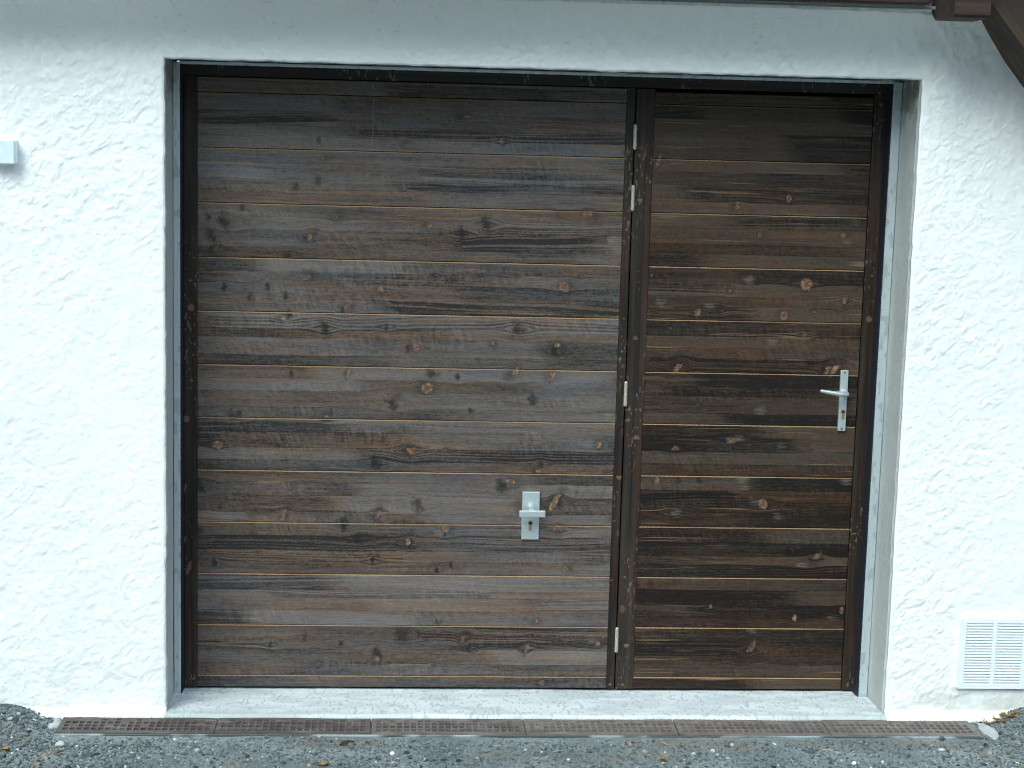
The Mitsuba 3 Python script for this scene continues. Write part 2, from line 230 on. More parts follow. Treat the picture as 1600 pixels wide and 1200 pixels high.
def plank_col(p, n, uv):
    x, z = p.x, p.z
    right = x > 0.35
    sd = dr.select(right, mi.Float(31), mi.Float(0))
    kf = dr.floor((Z0 - z) / P)
    v = (Z0 - z) / P - kf
    warp, core, ring, dark, bare = knots_at(x, z)
    zz = z - warp
    vv = (Z0 - zz) / P - kf + 0.012 * (noise(x * 2.6, kf * 3.1, sd) - 0.5)
    k13 = kf * 13 + sd
    # glued lamellae of unequal width, each run ending somewhere along the plank
    w1, w2, w3 = (0.27 + 0.10 * (cell_rand(k13, 1) - 0.5), 0.52 + 0.12 * (cell_rand(k13, 2) - 0.5), 0.76 + 0.10 * (cell_rand(k13, 3) - 0.5))
    lam = dr.select(vv < w1, 0.0, dr.select(vv < w2, 1.0, dr.select(vv < w3, 2.0, 3.0)))
    key = k13 * 4 + lam
    xs = x * (1.0 + 1.1 * cell_rand(key, 5)) + cell_rand(key, 6) * 9 + 0.03 * (noise(z * 120, x * 14, 3.0) - 0.5) + z * 0.9
    seg = dr.floor(xs)
    t0, t1 = cell_rand(key, seg, 8), cell_rand(key, seg + 1, 8)
    fr = xs - seg
    t = dr.lerp(t0, t1, smoothstep(0.86, 0.985, fr) * 0.8)
    warm = cell_rand(key, seg, 9)
    cloud = fbm(x * 3.0 + key * 1.7, zz * 22.0, 4.0, 3)
    streak = fbm(x * 2.2 + lam * 5, zz * 95.0, sd + kf, 3)
    fine = fbm(x * 11.0, zz * 420.0, 2.0, 2)
    # annual rings, strong only in some runs
    gl = noise(x * 1.3, zz * 300 + 16 * fbm(x * 1.6, zz * 9, key, 2), key)
    gm = smoothstep(0.70, 0.82, cell_rand(key, seg, 12))
    # ripples left by the saw
    rip = noise(x * 150 + z * 45 + 3 * noise(z * 18, x * 2, 1.0), z * 38.0, 7.0)
    rm = smoothstep(0.50, 0.70, fbm(x * 3.5, z * 24.0 + 5, 6.0, 2))
    grit = noise(x * 240, zz * 430, 3.0) + noise(x * 70, zz * 300, 9.0) - 1.0
    tone = 0.17 + dr.select(right, mi.Float(0.52), mi.Float(0.40)) * t + 0.34 * (cloud - 0.5) + 0.22 * (streak - 0.5) + 0.26 * (fine - 0.5) + 0.24 * rm * (rip - 0.5) + 0.20 * grit
    tone = tone + gm * (smoothstep(0.35, 0.75, gl) - 0.5) * 0.34
    glue = dr.minimum(dr.minimum(dr.abs(vv - w1), dr.abs(vv - w2)), dr.abs(vv - w3))
    tone = tone - 0.22 * smoothstep(0.014, 0.004, glue) * noise(x * 7, key, 3.0)
    tone = tone + 0.16 * (cell_rand(k13, 21) - 0.5)
    tone = dr.clip(tone, 0.0, 1.0)
    cl = mix((0.021, 0.0170, 0.0162), (0.210, 0.177, 0.164), tone)
    cr = mix((0.0090, 0.0058, 0.0042), (0.098, 0.066, 0.047), dr.clip(tone * 1.15 - 0.15, 0, 1))
    c = dr.select(right, cr, cl)
    wm = smoothstep(0.55, 0.95, warm) * 0.45 + 0.5 * smoothstep(0.52, 0.72, fbm(x * 2.6, zz * 48, 11.0, 3))
    c = mix(c, c * mi.Color3f(1.25, 0.90, 0.62), dr.clip(wm, 0, 1))
    bl = smoothstep(0.55, 0.75, fbm(x * 2.0, z * 19.0, 15.0, 3)) * dr.select(right, mi.Float(0.35), mi.Float(0.8))
    c = mix(c, c * mi.Color3f(0.80, 0.98, 1.18), bl)
    # thin spots of the stain where raw wood grins through
    raw = smoothstep(0.70, 0.82, fbm(x * 4.5, zz * 200, 21.0, 3)) * smoothstep(0.45, 0.65, noise(x * 1.7, zz * 14, 5.0))
    c = mix(c, (0.22, 0.145, 0.085), raw * 0.55)
    c = mix(c, (0.010, 0.010, 0.011), dr.clip(dark, 0, 1) * (0.55 + 0.4 * noise(x * 60, z * 60, 4.0)))
    c = mix(c, mi.Color3f(0.20, 0.185, 0.165) * dr.select(right, mi.Float(1.0), mi.Float(1.15)), bare * (0.05 + 0.42 * smoothstep(0.35, 0.7, fine)))
    kc = mix((0.13, 0.065, 0.034), (0.37, 0.23, 0.14), smoothstep(0.2, 0.75, noise(x * 190, z * 190, 2.0)))
    kc = mix(kc, (0.13, 0.06, 0.03), ring * 0.85)
    c = mix(c, kc, dr.clip(core, 0, 1) * (0.6 + 0.4 * noise(x * 120, z * 120, 8.0)))
    # the arris along the top edge of each plank is worn down to bare wood
    edge = smoothstep(0.027, 0.018, v) * (0.66 + 0.34 * smoothstep(0.25, 0.62, fbm(x * 5.5, kf * 7, sd, 3)))
    c = mix(c, (0.47, 0.30, 0.165), edge * 0.92)
    # old drip marks under the head of the opening
    dx1 = dr.abs(x + 0.553 + 0.002 * (noise(z * 30, 1.0, 1.0) - 0.5))
    drip = smoothstep(0.0028, 0.0012, dx1) * smoothstep(1.82, 1.90, z) * smoothstep(2.07, 2.05, z) * (0.3 + 0.5 * noise(z * 60, 1.0, 2.0))
    dx2 = dr.abs(x + 0.455)
    drip = dr.maximum(drip, smoothstep(0.0022, 0.0010, dx2) * smoothstep(1.86, 1.9, z) * smoothstep(2.0, 1.97, z) * 0.25)
    return mix(c, (0.16, 0.17, 0.175), drip)

def plank_bump(p, n, uv):
    x, z = p.x, p.z
    rip = noise(x * 150 + z * 45 + 3 * noise(z * 18, x * 2, 1.0), z * 38.0, 7.0)
    rm = smoothstep(0.45, 0.7, fbm(x * 3.5, z * 24.0 + 5, 6.0, 2))
    return 0.6 * rip * rm + 0.5 * fbm(x * 9, z * 380, 2.0, 2)
scene["plank_wood"] = bumped(principled(proc(plank_col), 0.52, 0.30), plank_bump, 0.0010)

def stile_wood(lo, hi, vertical):
    def f(p, n, uv):
        a, b = (p.z, p.x) if vertical else (p.x, p.z)
        warp, core, ring, dark, bare = knots_at(p.x, p.z)
        s = fbm(a * 2.6, b * 120, 3.0, 3)
        g = fbm(a * 14, b * 480, 5.0, 2)
        c2 = fbm(a * 3, b * 20, 9.0, 3)
        t = dr.clip(0.32 + 0.9 * (s - 0.5) + 0.4 * (g - 0.5) + 0.7 * (c2 - 0.5), 0, 1)
        c = mix(lo, hi, t)
        red = smoothstep(0.5, 0.7, fbm(a * 5, b * 40, 4.0, 2))
        c = mix(c, c * mi.Color3f(1.5, 0.9, 0.68), red * 0.7)
        sp = smoothstep(0.77, 0.86, noise(p.x * 190, p.z * 80, 6.0)) * smoothstep(0.50, 0.75, noise(p.x * 20, p.z * 5, 3.0))
        c = mix(c, (0.22, 0.16, 0.11), sp * 0.5)
        kc = mix((0.16, 0.08, 0.04), (0.28, 0.17, 0.10), noise(p.x * 60, p.z * 60, 2.0))
        c = mix(c, (0.006, 0.006, 0.006), dr.clip(dark, 0, 1) * 0.6)
        return mix(c, kc, core * 0.75)
    return f
_gr = lambda p, n, uv: fbm(p.x * 240, p.z * 14, 2.0, 2)
scene["stile_wood"] = bumped(principled(proc(stile_wood((0.011, 0.0085, 0.007), (0.052, 0.037, 0.027), True)), 0.5, 0.35), _gr, 0.0006)
scene["rail_wood"] = principled(proc(stile_wood((0.010, 0.0095, 0.0095), (0.036, 0.031, 0.028), False)), 0.55, 0.3)
scene["dark_gap"] = {"type": "diffuse", "reflectance": {"type": "rgb", "value": [0.008, 0.008, 0.009]}}

def timber_col(p, n, uv):
    s = fbm(p.x * 3, (p.z + p.y) * 90, 2.0, 3)
    g = noise(p.x * 30, p.z * 90, p.y * 60)
    c = mix((0.018, 0.012, 0.010), (0.062, 0.036, 0.027), dr.clip(s * 1.3 - 0.15 + 0.3 * (g - 0.5), 0, 1))
    return mix(c, (0.022, 0.020, 0.020), smoothstep(0.55, 0.75, fbm(p.x * 7, p.z * 9, p.y * 9, 3)) * 0.7)
scene["eave_timber"] = bumped(principled(proc(timber_col), 0.6, 0.3), lambda p, n, uv: fbm(p.x * 12, p.z * 120, p.y * 120, 2), 0.001)

def brace_col(p, n, uv):
    a = (p.x - 1.2 * p.z) * 0.64
    b = (1.2 * p.x + p.z) * 0.64
    s = fbm(a * 3, b * 90, p.y * 30, 3)
    c = mix((0.024, 0.016, 0.011), (0.110, 0.066, 0.036), dr.clip(s * 1.25 - 0.12, 0, 1))
    return mix(c, (0.012, 0.012, 0.014), smoothstep(0.45, 0.65, fbm(a * 5, b * 14, p.y * 4, 3)) * 0.6)
scene["brace_timber"] = principled(proc(brace_col), 0.6, 0.3)

def zinc_col(p, n, uv):
    a = fbm(p.x * 30, p.z * 9, p.y * 30, 3)
    c = mix((0.52, 0.60, 0.63), (0.60, 0.68, 0.71), a)
    return mix(c, (0.22, 0.25, 0.26), smoothstep(0.62, 0.8, noise(p.x * 90, p.z * 40, 3.0)) * 0.35)
scene["frame_metal"] = principled(proc(zinc_col), 0.40, 0.6, 0.45)
scene["rubber_seal"] = principled((0.012, 0.014, 0.022), 0.6, 0.4)
def alu_col(p, n, uv):
    return mix((0.50, 0.575, 0.60), (0.60, 0.67, 0.69), fbm(p.x * 60, p.z * 500, 1.0, 2))
scene["brushed_aluminium"] = principled(proc(alu_col), 0.34, 0.6, 0.55)
scene["brass"] = principled((0.48, 0.40, 0.25), 0.35, 0.5, 0.8)
scene["keyway"] = principled((0.03, 0.025, 0.02), 0.5, 0.4)
scene["hinge_metal"] = principled(proc(lambda p, n, uv: mix((0.38, 0.36, 0.27), (0.55, 0.54, 0.45), fbm(p.x * 200, p.z * 60, 1.0, 3))), 0.4, 0.5, 0.35)
scene["white_plastic"] = principled((0.76, 0.81, 0.835), 0.42, 0.5)
scene["grey_plastic"] = principled((0.30, 0.35, 0.39), 0.5, 0.4)
scene["box_plastic"] = principled((0.66, 0.76, 0.80), 0.4, 0.5)

def grate_col(p, n, uv):
    sg = dr.floor((p.x - GX) / GL)
    r = smoothstep(0.5, 2.8, sg + 0.3 * (noise(p.x * 4, 1.0, 1.0) - 0.5))
    a = fbm(p.x * 25, p.y * 40, 2.0, 4)
    c = mix(mix((0.048, 0.038, 0.036), (0.108, 0.090, 0.084), a), mix((0.090, 0.074, 0.069), (0.185, 0.158, 0.147), a), r)
    dust = smoothstep(0.52, 0.72, fbm(p.x * 12, p.y * 55, 6.0, 3))
    return mix(c, (0.30, 0.285, 0.265), dust * 0.22 * smoothstep(-0.012, -0.002, p.z))
scene["grate_plastic"] = principled(proc(grate_col), 0.65, 0.3)
scene["channel_concrete"] = two({"type": "diffuse", "reflectance": proc(lambda p, n, uv: mix((0.03, 0.03, 0.03), (0.08, 0.08, 0.078), fbm(p.x * 20, p.y * 60, p.z * 30, 3)))})
scene["channel_rim_metal"] = principled(proc(lambda p, n, uv: mix((0.08, 0.10, 0.105), (0.34, 0.40, 0.42), smoothstep(0.42, 0.66, fbm(p.x * 9, 1.0, 1.0, 3)))), 0.5, 0.4, 0.2)

def ground_col(p, n, uv):
    a = fbm(p.x * 7, p.y * 9, 0.0, 4)
    f = fbm(p.x * 160, p.y * 160, 1.0, 3)
    c = mix((0.085, 0.105, 0.110), (0.26, 0.29, 0.29), dr.clip(0.5 + 0.8 * (a - 0.5) + 0.9 * (f - 0.5), 0, 1))
    c = mix(c, (0.19, 0.165, 0.13), smoothstep(0.5, 0.72, fbm(p.x * 3.3, p.y * 8, 5.0, 3)) * 0.6)
    return c
scene["wet_silt"] = {"type": "diffuse", "reflectance": proc(lambda p, n, uv: mix((0.008, 0.007, 0.007), (0.030, 0.027, 0.025), fbm(p.x * 30, p.y * 60, 1.0, 3)))}
scene["ground_fines"] = bumped({"type": "diffuse", "reflectance": proc(ground_col)}, lambda p, n, uv: fbm(p.x * 140, p.y * 140, 2.0, 3), 0.006)
scene["stone_grains"] = {"type": "diffuse", "reflectance": {"type": "mesh_attribute", "name": "vertex_color"}}
scene["pale_mortar"] = {"type": "diffuse", "reflectance": proc(lambda p, n, uv: mix((0.30, 0.32, 0.33), (0.47, 0.49, 0.49), fbm(p.x * 60, p.y * 60, p.z * 60, 3)))}
scene["dry_leaf"] = two({"type": "diffuse", "reflectance": proc(lambda p, n, uv: mix((0.14, 0.075, 0.03), (0.42, 0.27, 0.10), noise(p.x * 120, p.y * 120, p.z * 120)))})
scene["straw"] = two({"type": "diffuse", "reflectance": {"type": "rgb", "value": [0.45, 0.37, 0.24]}})
scene["bark"] = two({"type": "diffuse", "reflectance": proc(lambda p, n, uv: mix((0.025, 0.018, 0.015), (0.10, 0.07, 0.055), noise(p.x * 150, p.y * 150, p.z * 150)))})
scene["roof_tile"] = {"type": "diffuse", "reflectance": {"type": "rgb", "value": [0.12, 0.07, 0.05]}}

scene["wooded_slope"] = two({"type": "diffuse", "reflectance": proc(lambda p, n, uv: mix((0.018, 0.026, 0.014), (0.055, 0.075, 0.040), fbm(p.x * 0.6, p.y * 0.6, p.z * 0.9, 4)))})

# ------------------------------------------------------------------ ground
def ground_h(x, y):
    h = -0.006 + 0.006 * (meshkit.fbm(np.stack([x * 5, y * 5, 0 * x], -1), 3, 2) - 0.5) + 0.004 * (meshkit.fbm(np.stack([x * 30, y * 30, 0 * x], -1), 2, 3) - 0.5)
    near = sstep(-0.34, -0.10, y)
    h = h + near * (0.040 * sstep(-1.545, -1.70, x) + 0.050 * sstep(1.535, 1.70, x))
    far = np.clip(-y - 6, 0, None)
    return h - 0.0 * far
_xg = np.unique(np.round(np.concatenate([-np.geomspace(2.4, 400, 26)[::-1], np.arange(-2.39, 2.4, 0.02), [GX - 0.004, GX + 6 * GL + 0.004], np.geomspace(2.4, 400, 26)]), 4))
def sheet(xs, ys):
    X, Y = np.meshgrid(xs, ys, indexing="ij")
    v = np.stack([X, Y, ground_h(X, Y)], -1).reshape(-1, 3)
    return trimesh.Trimesh(v, grid_faces(len(xs), len(ys)), process=False)
GXE = GX + 6 * GL
_ys = np.concatenate([-np.geomspace(0.9, 400, 40)[::-1], np.arange(-0.89, -0.195, 0.012), [-0.190]])
_side = np.concatenate([[-0.190], np.arange(-0.178, 0.06, 0.012)])
_behind = np.concatenate([[0.06], np.geomspace(0.3, 400, 14)])
gm = cat([sheet(_xg, _ys), sheet(_xg[_xg <= GX - 0.0039], _side), sheet(_xg[_xg >= GXE + 0.0039], _side)])
add("ground", gm, "ground_fines", kind="structure", smooth=False)

# the wooded slope across the road, behind the camera
_r, _t = np.geomspace(17, 160, 40), np.radians(np.linspace(188, 352, 120))
RR, TT = np.meshgrid(_r, _t, indexing="ij")
_hx, _hy = RR * np.cos(TT), RR * np.sin(TT) - 2
_hz = -0.6 + (13.5 * sstep(17, 44, RR) + 22 * sstep(40, 150, RR)) * (0.45 + 0.55 * np.abs(np.sin(TT)) ** 1.5) + sstep(18, 26, RR) * 5.0 * (meshkit.fbm(np.stack([_hx * 0.22, _hy * 0.22, 0 * _hx], -1), 4, 61) - 0.4)
add("hillside", trimesh.Trimesh(np.stack([_hx, _hy, _hz], -1).reshape(-1, 3), grid_faces(40, 120), process=False), "wooded_slope", kind="structure", smooth=False)

# loose crushed stone lying on it
def stones(n, xr, yr, r_med, sig, r_max, seed, keep=None):
    g = np.random.default_rng(seed)
    x, y = g.uniform(*xr, n), g.uniform(*yr, n)
    r = np.clip(r_med * np.exp(sig * g.standard_normal(n)), 0.0008, r_max)
    on = ~((y > -0.196) & (x > GX - 0.006) & (x < GXE + 0.006))
    on &= y < -0.004
    bare = sstep(-0.25, -0.20, y) * sstep(0.42, 0.58, meshkit.fbm(np.stack([x * 2.2, y * 0 + 1, 0 * x], -1), 3, 8))
    bare = bare * ((x > GX) & (x < GXE))
    on &= g.uniform(size=n) > bare * 0.93
    if keep is not None:
        on &= keep(x, y)
    x, y, r = x[on], y[on], r[on]
    n = len(x)
    base = trimesh.creation.icosahedron()
    bv = base.vertices / np.linalg.norm(base.vertices, axis=1, keepdims=True)
    V = bv[None] * (1 + 0.28 * g.uniform(-1, 1, (n, 12, 1))) * (r[:, None] * g.uniform(0.65, 1.3, (n, 3)))[:, None, :] * np.array([1, 1, 0.75])
    q = g.standard_normal((n, 4))
    q[:, 1:3] *= 0.35
    q /= np.linalg.norm(q, axis=1, keepdims=True)
    w, a, b, c = q.T
    R = np.stack([1 - 2 * (b * b + c * c), 2 * (a * b - c * w), 2 * (a * c + b * w), 2 * (a * b + c * w), 1 - 2 * (a * a + c * c), 2 * (b * c - a * w),
                  2 * (a * c - b * w), 2 * (b * c + a * w), 1 - 2 * (a * a + b * b)], -1).reshape(n, 3, 3)
    V = np.einsum("nij,nkj->nki", R, V) + np.stack([x, y, ground_h(x, y) + r * g.uniform(-0.1, 0.55, n)], -1)[:, None, :]
    F = base.faces[None] + (np.arange(n) * 12)[:, None, None]
    u = g.uniform(size=(n, 1))
    s = g.uniform(0.6, 1.6, (n, 1))
    tanb = meshkit.fbm(np.stack([x * 3.3, y * 8, 0 * x + 5], -1), 3, 4)[:, None]
    col = np.array([0.118, 0.142, 0.147]) * s
    tan = np.array([0.235, 0.195, 0.150]) * s
    col = np.where(u < 0.015 + 0.7 * np.clip(tanb - 0.45, 0, 1), tan, col)
    col = np.where(u > 0.90, np.array([0.06, 0.072, 0.08]) * s, col)
    col = np.where((u > 0.86) & (u < 0.885), np.array([0.46, 0.48, 0.48]) * np.minimum(s, 1.2), col)
    col = np.where((u > 0.858) & (u < 0.86), np.array([0.36, 0.21, 0.10]) * s, col)
    return V.reshape(-1, 3), F.reshape(-1, 3), np.repeat(col, 12, 0)

_s = [stones(52000, (-2.3, 2.3), (-0.80, 0.0), 0.0022, 0.45, 0.008, 1),
      stones(4600, (-2.3, 2.3), (-0.80, 0.0), 0.0046, 0.42, 0.012, 2),
      stones(6000, (-2.3, -1.2), (-0.50, 0.0), 0.0032, 0.48, 0.012, 3, lambda x, y: (x < -1.52) | (y < -0.26)),
      stones(3000, (1.5, 2.3), (-0.30, 0.0), 0.0030, 0.45, 0.009, 4),
      stones(6000, (-3.5, 3.5), (-3.0, -0.80), 0.0045, 0.4, 0.014, 5)]
_off = np.cumsum([0] + [len(a[0]) for a in _s])
add("gravel", trimesh.Trimesh(np.concatenate([a[0] for a in _s]), np.concatenate([a[1] + o for a, o in zip(_s, _off)]), process=False), "stone_grains",
    "fine grey crushed stone strewn over the ground before the drain", "gravel", kind="stuff", color=np.concatenate([a[2] for a in _s]))

# ------------------------------------------------------------------ the wall
STEP = 0.0038
_xa = np.arange(0, 1.80 - OX, STEP) + OX
_xi = np.linspace(-OX, OX, int(2 * OX / STEP))
_far = np.concatenate([np.linspace(1.81, 2.3, 60), np.linspace(2.32, 5.0, 80)])
XS = np.unique(np.concatenate([-_far, -_xa, _xi, _xa, _far]))
ZS = np.unique(np.concatenate([[-0.30, -0.20, -0.12, -0.08], np.arange(-0.05, OZ - 1e-6, STEP), np.arange(OZ, 2.326, STEP)]))

def relief(X, Z):
    p = lambda a, b, s: np.stack([X * a, Z * b, np.full_like(X, s)], -1)
    # strokes climb to the right: stretch along (1, 0.75)
    U, W = (X * 0.8 + Z * 0.6), (-X * 0.6 + Z * 0.8)
    q = lambda a, b, s: np.stack([U * a, W * b, np.full_like(X, s)], -1)
    wx = 0.022 * (meshkit.fbm(p(16, 16, 3.0), 3, 1) - 0.5)
    wz = 0.022 * (meshkit.fbm(p(16, 16, 9.0), 3, 2) - 0.5)
    U, W = U + wx, W + wz
    h = 0.0050 * (meshkit.fbm(p(5, 5, 0.0), 2, 3) - 0.5)
    h += 0.0020 * (meshkit.fbm(q(30, 40, 1.0), 3, 4) - 0.5)
    big = meshkit.fbm(p(2.3, 2.3, 4.0), 2, 7)
    top = sstep(2.06, 2.18, Z)
    U3, W3 = (X * 0.62 - Z * 0.78), (X * 0.78 + Z * 0.62)
    for f, amp, th, s in ((13, 0.0012, 0.50, 11), (24, 0.0015, 0.53, 12), (38, 0.0013, 0.54, 13), (58, 0.0010, 0.55, 14)):
        n = meshkit.fbm(q(f, f * 1.15, s), 3, s)
        h += amp * sstep(th - 0.012, th + 0.030, n) * (0.35 + 1.3 * big)
    # curling trowel ridges
    n = meshkit.fbm(q(4.2, 6.5, 8.0), 4, 15) - 0.5
    h += 0.0013 * np.exp(-(n / 0.010) ** 2) * sstep(0.50, 0.68, meshkit.fbm(p(6, 6, 2.0), 2, 16))
    h += 0.0036 * (meshkit.fbm(p(62, 62, 5.0), 3, 5) - 0.5)
    h += 0.0015 * np.clip(meshkit.noise(p(170, 170, 6.0), 6) - 0.55, 0, 1) * 2
    h *= 1 - 0.30 * top
    h += 0.0085 * top * (meshkit.fbm(np.stack([U3 * 11, W3 * 48, 0 * X + 2], -1), 4, 17) - 0.5)
    return h * (0.55 + 0.30 * sstep(0.35, 0.65, meshkit.fbm(p(1.7, 1.7, 7.0), 3, 9)))

Xg, Zg = np.meshgrid(XS, ZS, indexing="ij")
h = relief(Xg, Zg)
cove = np.clip((Zg - 2.120) / 0.193, 0, 1)
smooth_top = 1 + 0.55 * sstep(2.12, 2.2, Zg)
sx = np.clip(np.abs(Xg) - OX, 0, None)
sz = np.clip(Zg - OZ, 0, None)
s_edge = np.where(Zg <= OZ, sx, np.hypot(sx, sz))
s_edge = np.where((np.abs(Xg) <= OX) & (Zg <= OZ), 0, s_edge)
damp = 0.35 + 0.65 * sstep(0.0, 0.03, s_edge)
Yg = -h * smooth_top * damp - 0.165 * cove ** 2.1 * (1 - 0.60 * sstep(0.98, 1.30, Xg)) - 0.033 * sstep(0.026, -0.002, Zg)
rr = 0.007
cl_ = np.clip(rr - s_edge, 0, rr)
Yg += rr - np.sqrt(rr * rr - cl_ ** 2)
fall = np.exp(-s_edge / 0.02)
wob = lambda t, s: 0.0048 * (meshkit.fbm(np.stack([t * 24, 0 * t + s, 0 * t], -1), 3, 21) - 0.5)
Xw = Xg + np.sign(Xg) * wob(Zg, 1.0) * fall * (Zg <= OZ + 0.03) * (np.abs(Xg) >= OX - 1e-6)
Zw = Zg + wob(Xg, 5.0) * fall * (Zg >= OZ - 1e-6)
V = np.stack([Xw, Yg, Zw], -1).reshape(-1, 3)
nX, nZ = len(XS), len(ZS)
xc, zc = 0.5 * (XS[:-1] + XS[1:]), 0.5 * (ZS[:-1] + ZS[1:])
hole = (np.abs(xc)[:, None] < OX) & (zc[None] < OZ)
F = grid_faces(nX, nZ, ~hole)
# lip that turns the plaster round the edge of the opening
iL, iR, jT = int(np.argmin(abs(XS + OX))), int(np.argmin(abs(XS - OX))), int(np.argmin(abs(ZS - OZ)))
ring = [iL * nZ + j for j in range(0, jT + 1)] + [i * nZ + jT for i in range(iL + 1, iR + 1)] + [iR * nZ + j for j in range(jT - 1, -1, -1)]
rv = V[ring] + np.array([0, 0.022, 0])
nb = len(V)
k = np.arange(len(ring) - 1)
ra = np.array(ring)
lipF = np.vstack([np.stack([ra[k], ra[k + 1], nb + k + 1], -1), np.stack([ra[k], nb + k + 1, nb + k], -1)])
V2, F2 = clean(np.vstack([V, rv]), np.vstack([F, lipF]))
add("house_wall", trimesh.Trimesh(V2, F2, process=False), "white_plaster",
    "white roughcast house wall around the garage opening", "wall", smooth=True)
for sgn in (-1, 1):
    zz, yy = np.linspace(-0.06, OZ + 0.006, 160), np.linspace(0.004, 0.345, 24)
    ZZ, YY = np.meshgrid(zz, yy, indexing="ij")
    xx = sgn * (OX + 0.004 + 0.003 * (meshkit.fbm(np.stack([YY * 12, ZZ * 6, 0 * YY + sgn], -1), 3, 31) - 0.5))
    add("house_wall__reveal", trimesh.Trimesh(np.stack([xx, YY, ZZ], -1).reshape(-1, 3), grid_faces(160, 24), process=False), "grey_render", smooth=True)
xx, yy = np.linspace(-OX - 0.006, OX + 0.006, 160), np.linspace(0.004, 0.345, 20)
XX, YY = np.meshgrid(xx, yy, indexing="ij")
zz = OZ + 0.0035 + 0.003 * (meshkit.fbm(np.stack([XX * 8, YY * 12, 0 * YY], -1), 3, 33) - 0.5)
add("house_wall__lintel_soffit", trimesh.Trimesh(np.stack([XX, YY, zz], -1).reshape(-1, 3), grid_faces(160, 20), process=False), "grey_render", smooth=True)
# concrete sill, its nose rounded down to the drain
xx = np.linspace(-OX - 0.003, OX + 0.003, 420)
prof_y = np.concatenate([[-0.0325, -0.0322, -0.0310, -0.0285, -0.024], np.linspace(-0.018, 0.36, 60)])
prof_z = np.concatenate([[-0.06, -0.006, 0.001, 0.0055, 0.0085], 0.0105 - 0.0255 * np.linspace(0, 1, 60)])
XX, YY = np.meshgrid(xx, prof_y, indexing="ij")
ZZ = np.broadcast_to(prof_z, XX.shape) + 0.0045 * (meshkit.fbm(np.stack([XX * 9, YY * 22, 0 * XX], -1), 4, 41) - 0.5)
YW = YY + 0.010 * (meshkit.fbm(np.stack([XX * 7, 0 * XX, 0 * XX], -1), 3, 43) - 0.5) * sstep(0.03, -0.02, YY)
add("house_wall__sill", trimesh.Trimesh(np.stack([XX, YW, ZZ], -1).reshape(-1, 3), grid_faces(*XX.shape), process=False), "sill_concrete",
    label="pale speckled concrete sill below the wooden door", smooth=True)

# ------------------------------------------------------------------ eave timbers
k1 = add("eave_beam", bx(-5.0, 1.140, -0.235, -0.170, 2.335, 2.56, 0.006), "eave_timber",
         "long red-brown timber beam along the top of the white wall", "beam")
add("eave_beam__trim_strip", bx(-5.0, 1.182, -0.178, -0.120, 2.3255, 2.3345), "grey_render", label="thin grey strip under the beam")
arc = [(-0.205 + 0.075 * math.sin(t), 2.362 - 0.072 * math.cos(t)) for t in np.linspace(0, math.pi / 2, 10)]
add("corbel_block", prism_x([(-0.365, 2.292), (-0.215, 2.290)] + arc + [(-0.13, 2.56), (-0.37, 2.56), (-0.372, 2.30)], 1.170, 1.279), "eave_timber",
    "short dark corbel block past the end of the eave beam", "corbel", smooth=35)
u = np.array([1, -1.2]) / math.hypot(1, 1.2)
nrm = np.array([1.2, 1]) / math.hypot(1, 1.2)
a0 = np.array([1.378, 2.276]) - u * 0.74
a1 = np.array([1.378, 2.276]) + u * 1.7
add("diagonal_brace", prism_y(Polygon([a0, a1, a1 + nrm * 0.26, a0 + nrm * 0.26]), -0.25, -0.005), "brace_timber",
    "slanting dark brown timber brace beside the corbel block", "brace")
# roof overhang above the picture
for i in range(3):
    add("roof_eave__soffit_board", bx(-5.0, 5.0, -0.06 - 0.112 * (i + 1) + 0.004, -0.06 - 0.112 * i, 2.905, 2.927), "eave_timber")
add("roof_eave__fascia", bx(-5.0, 5.0, -0.436, -0.412, 2.88, 3.0, 0.004), "eave_timber")
add("roof_eave__roof_slab", prism_x([(-0.46, 3.005), (0.6, 3.55), (0.6, 3.62), (-0.46, 3.08)], -5.0, 5.0), "roof_tile")
tag("roof_eave", "boarded roof overhang above the white wall", "roof")
add("upper_wall", bx(-5.0, 5.0, 0.02, 0.50, 2.335, 3.3), "white_plaster", "white house wall hidden above the eave", "wall")

# ------------------------------------------------------------------ steel frame in the opening
fr = add("door_frame", cat([bx(-OX - 0.002, -1.1755, YF, 0.32, -0.02, 2.1125, 0.002), bx(1.1675, OX + 0.002, YF, 0.32, -0.02, 2.1125, 0.002)]), "frame_metal",
         "grey galvanised steel frame between the wall and the wooden door", "frame")
scene.pop(fr)
add("door_frame__post", bx(-OX - 0.002, -1.1755, YF, 0.32, -0.02, 2.1125, 0.002), "frame_metal")
add("door_frame__post", bx(1.1675, OX + 0.002, YF, 0.32, -0.02, 2.1125, 0.002), "frame_metal")
add("door_frame__head", bx(-1.1755, 1.1675, YF, 0.32, 2.1065, 2.1160, 0.0015), "frame_metal")
add("door_frame__seal", bx(-1.1752, -1.1718, YF + 0.012, 0.31, -0.02, 2.1062), "rubber_seal")
add("door_frame__seal", bx(1.1640, 1.1672, YF + 0.006, 0.31, -0.02, 2.1062), "rubber_seal")

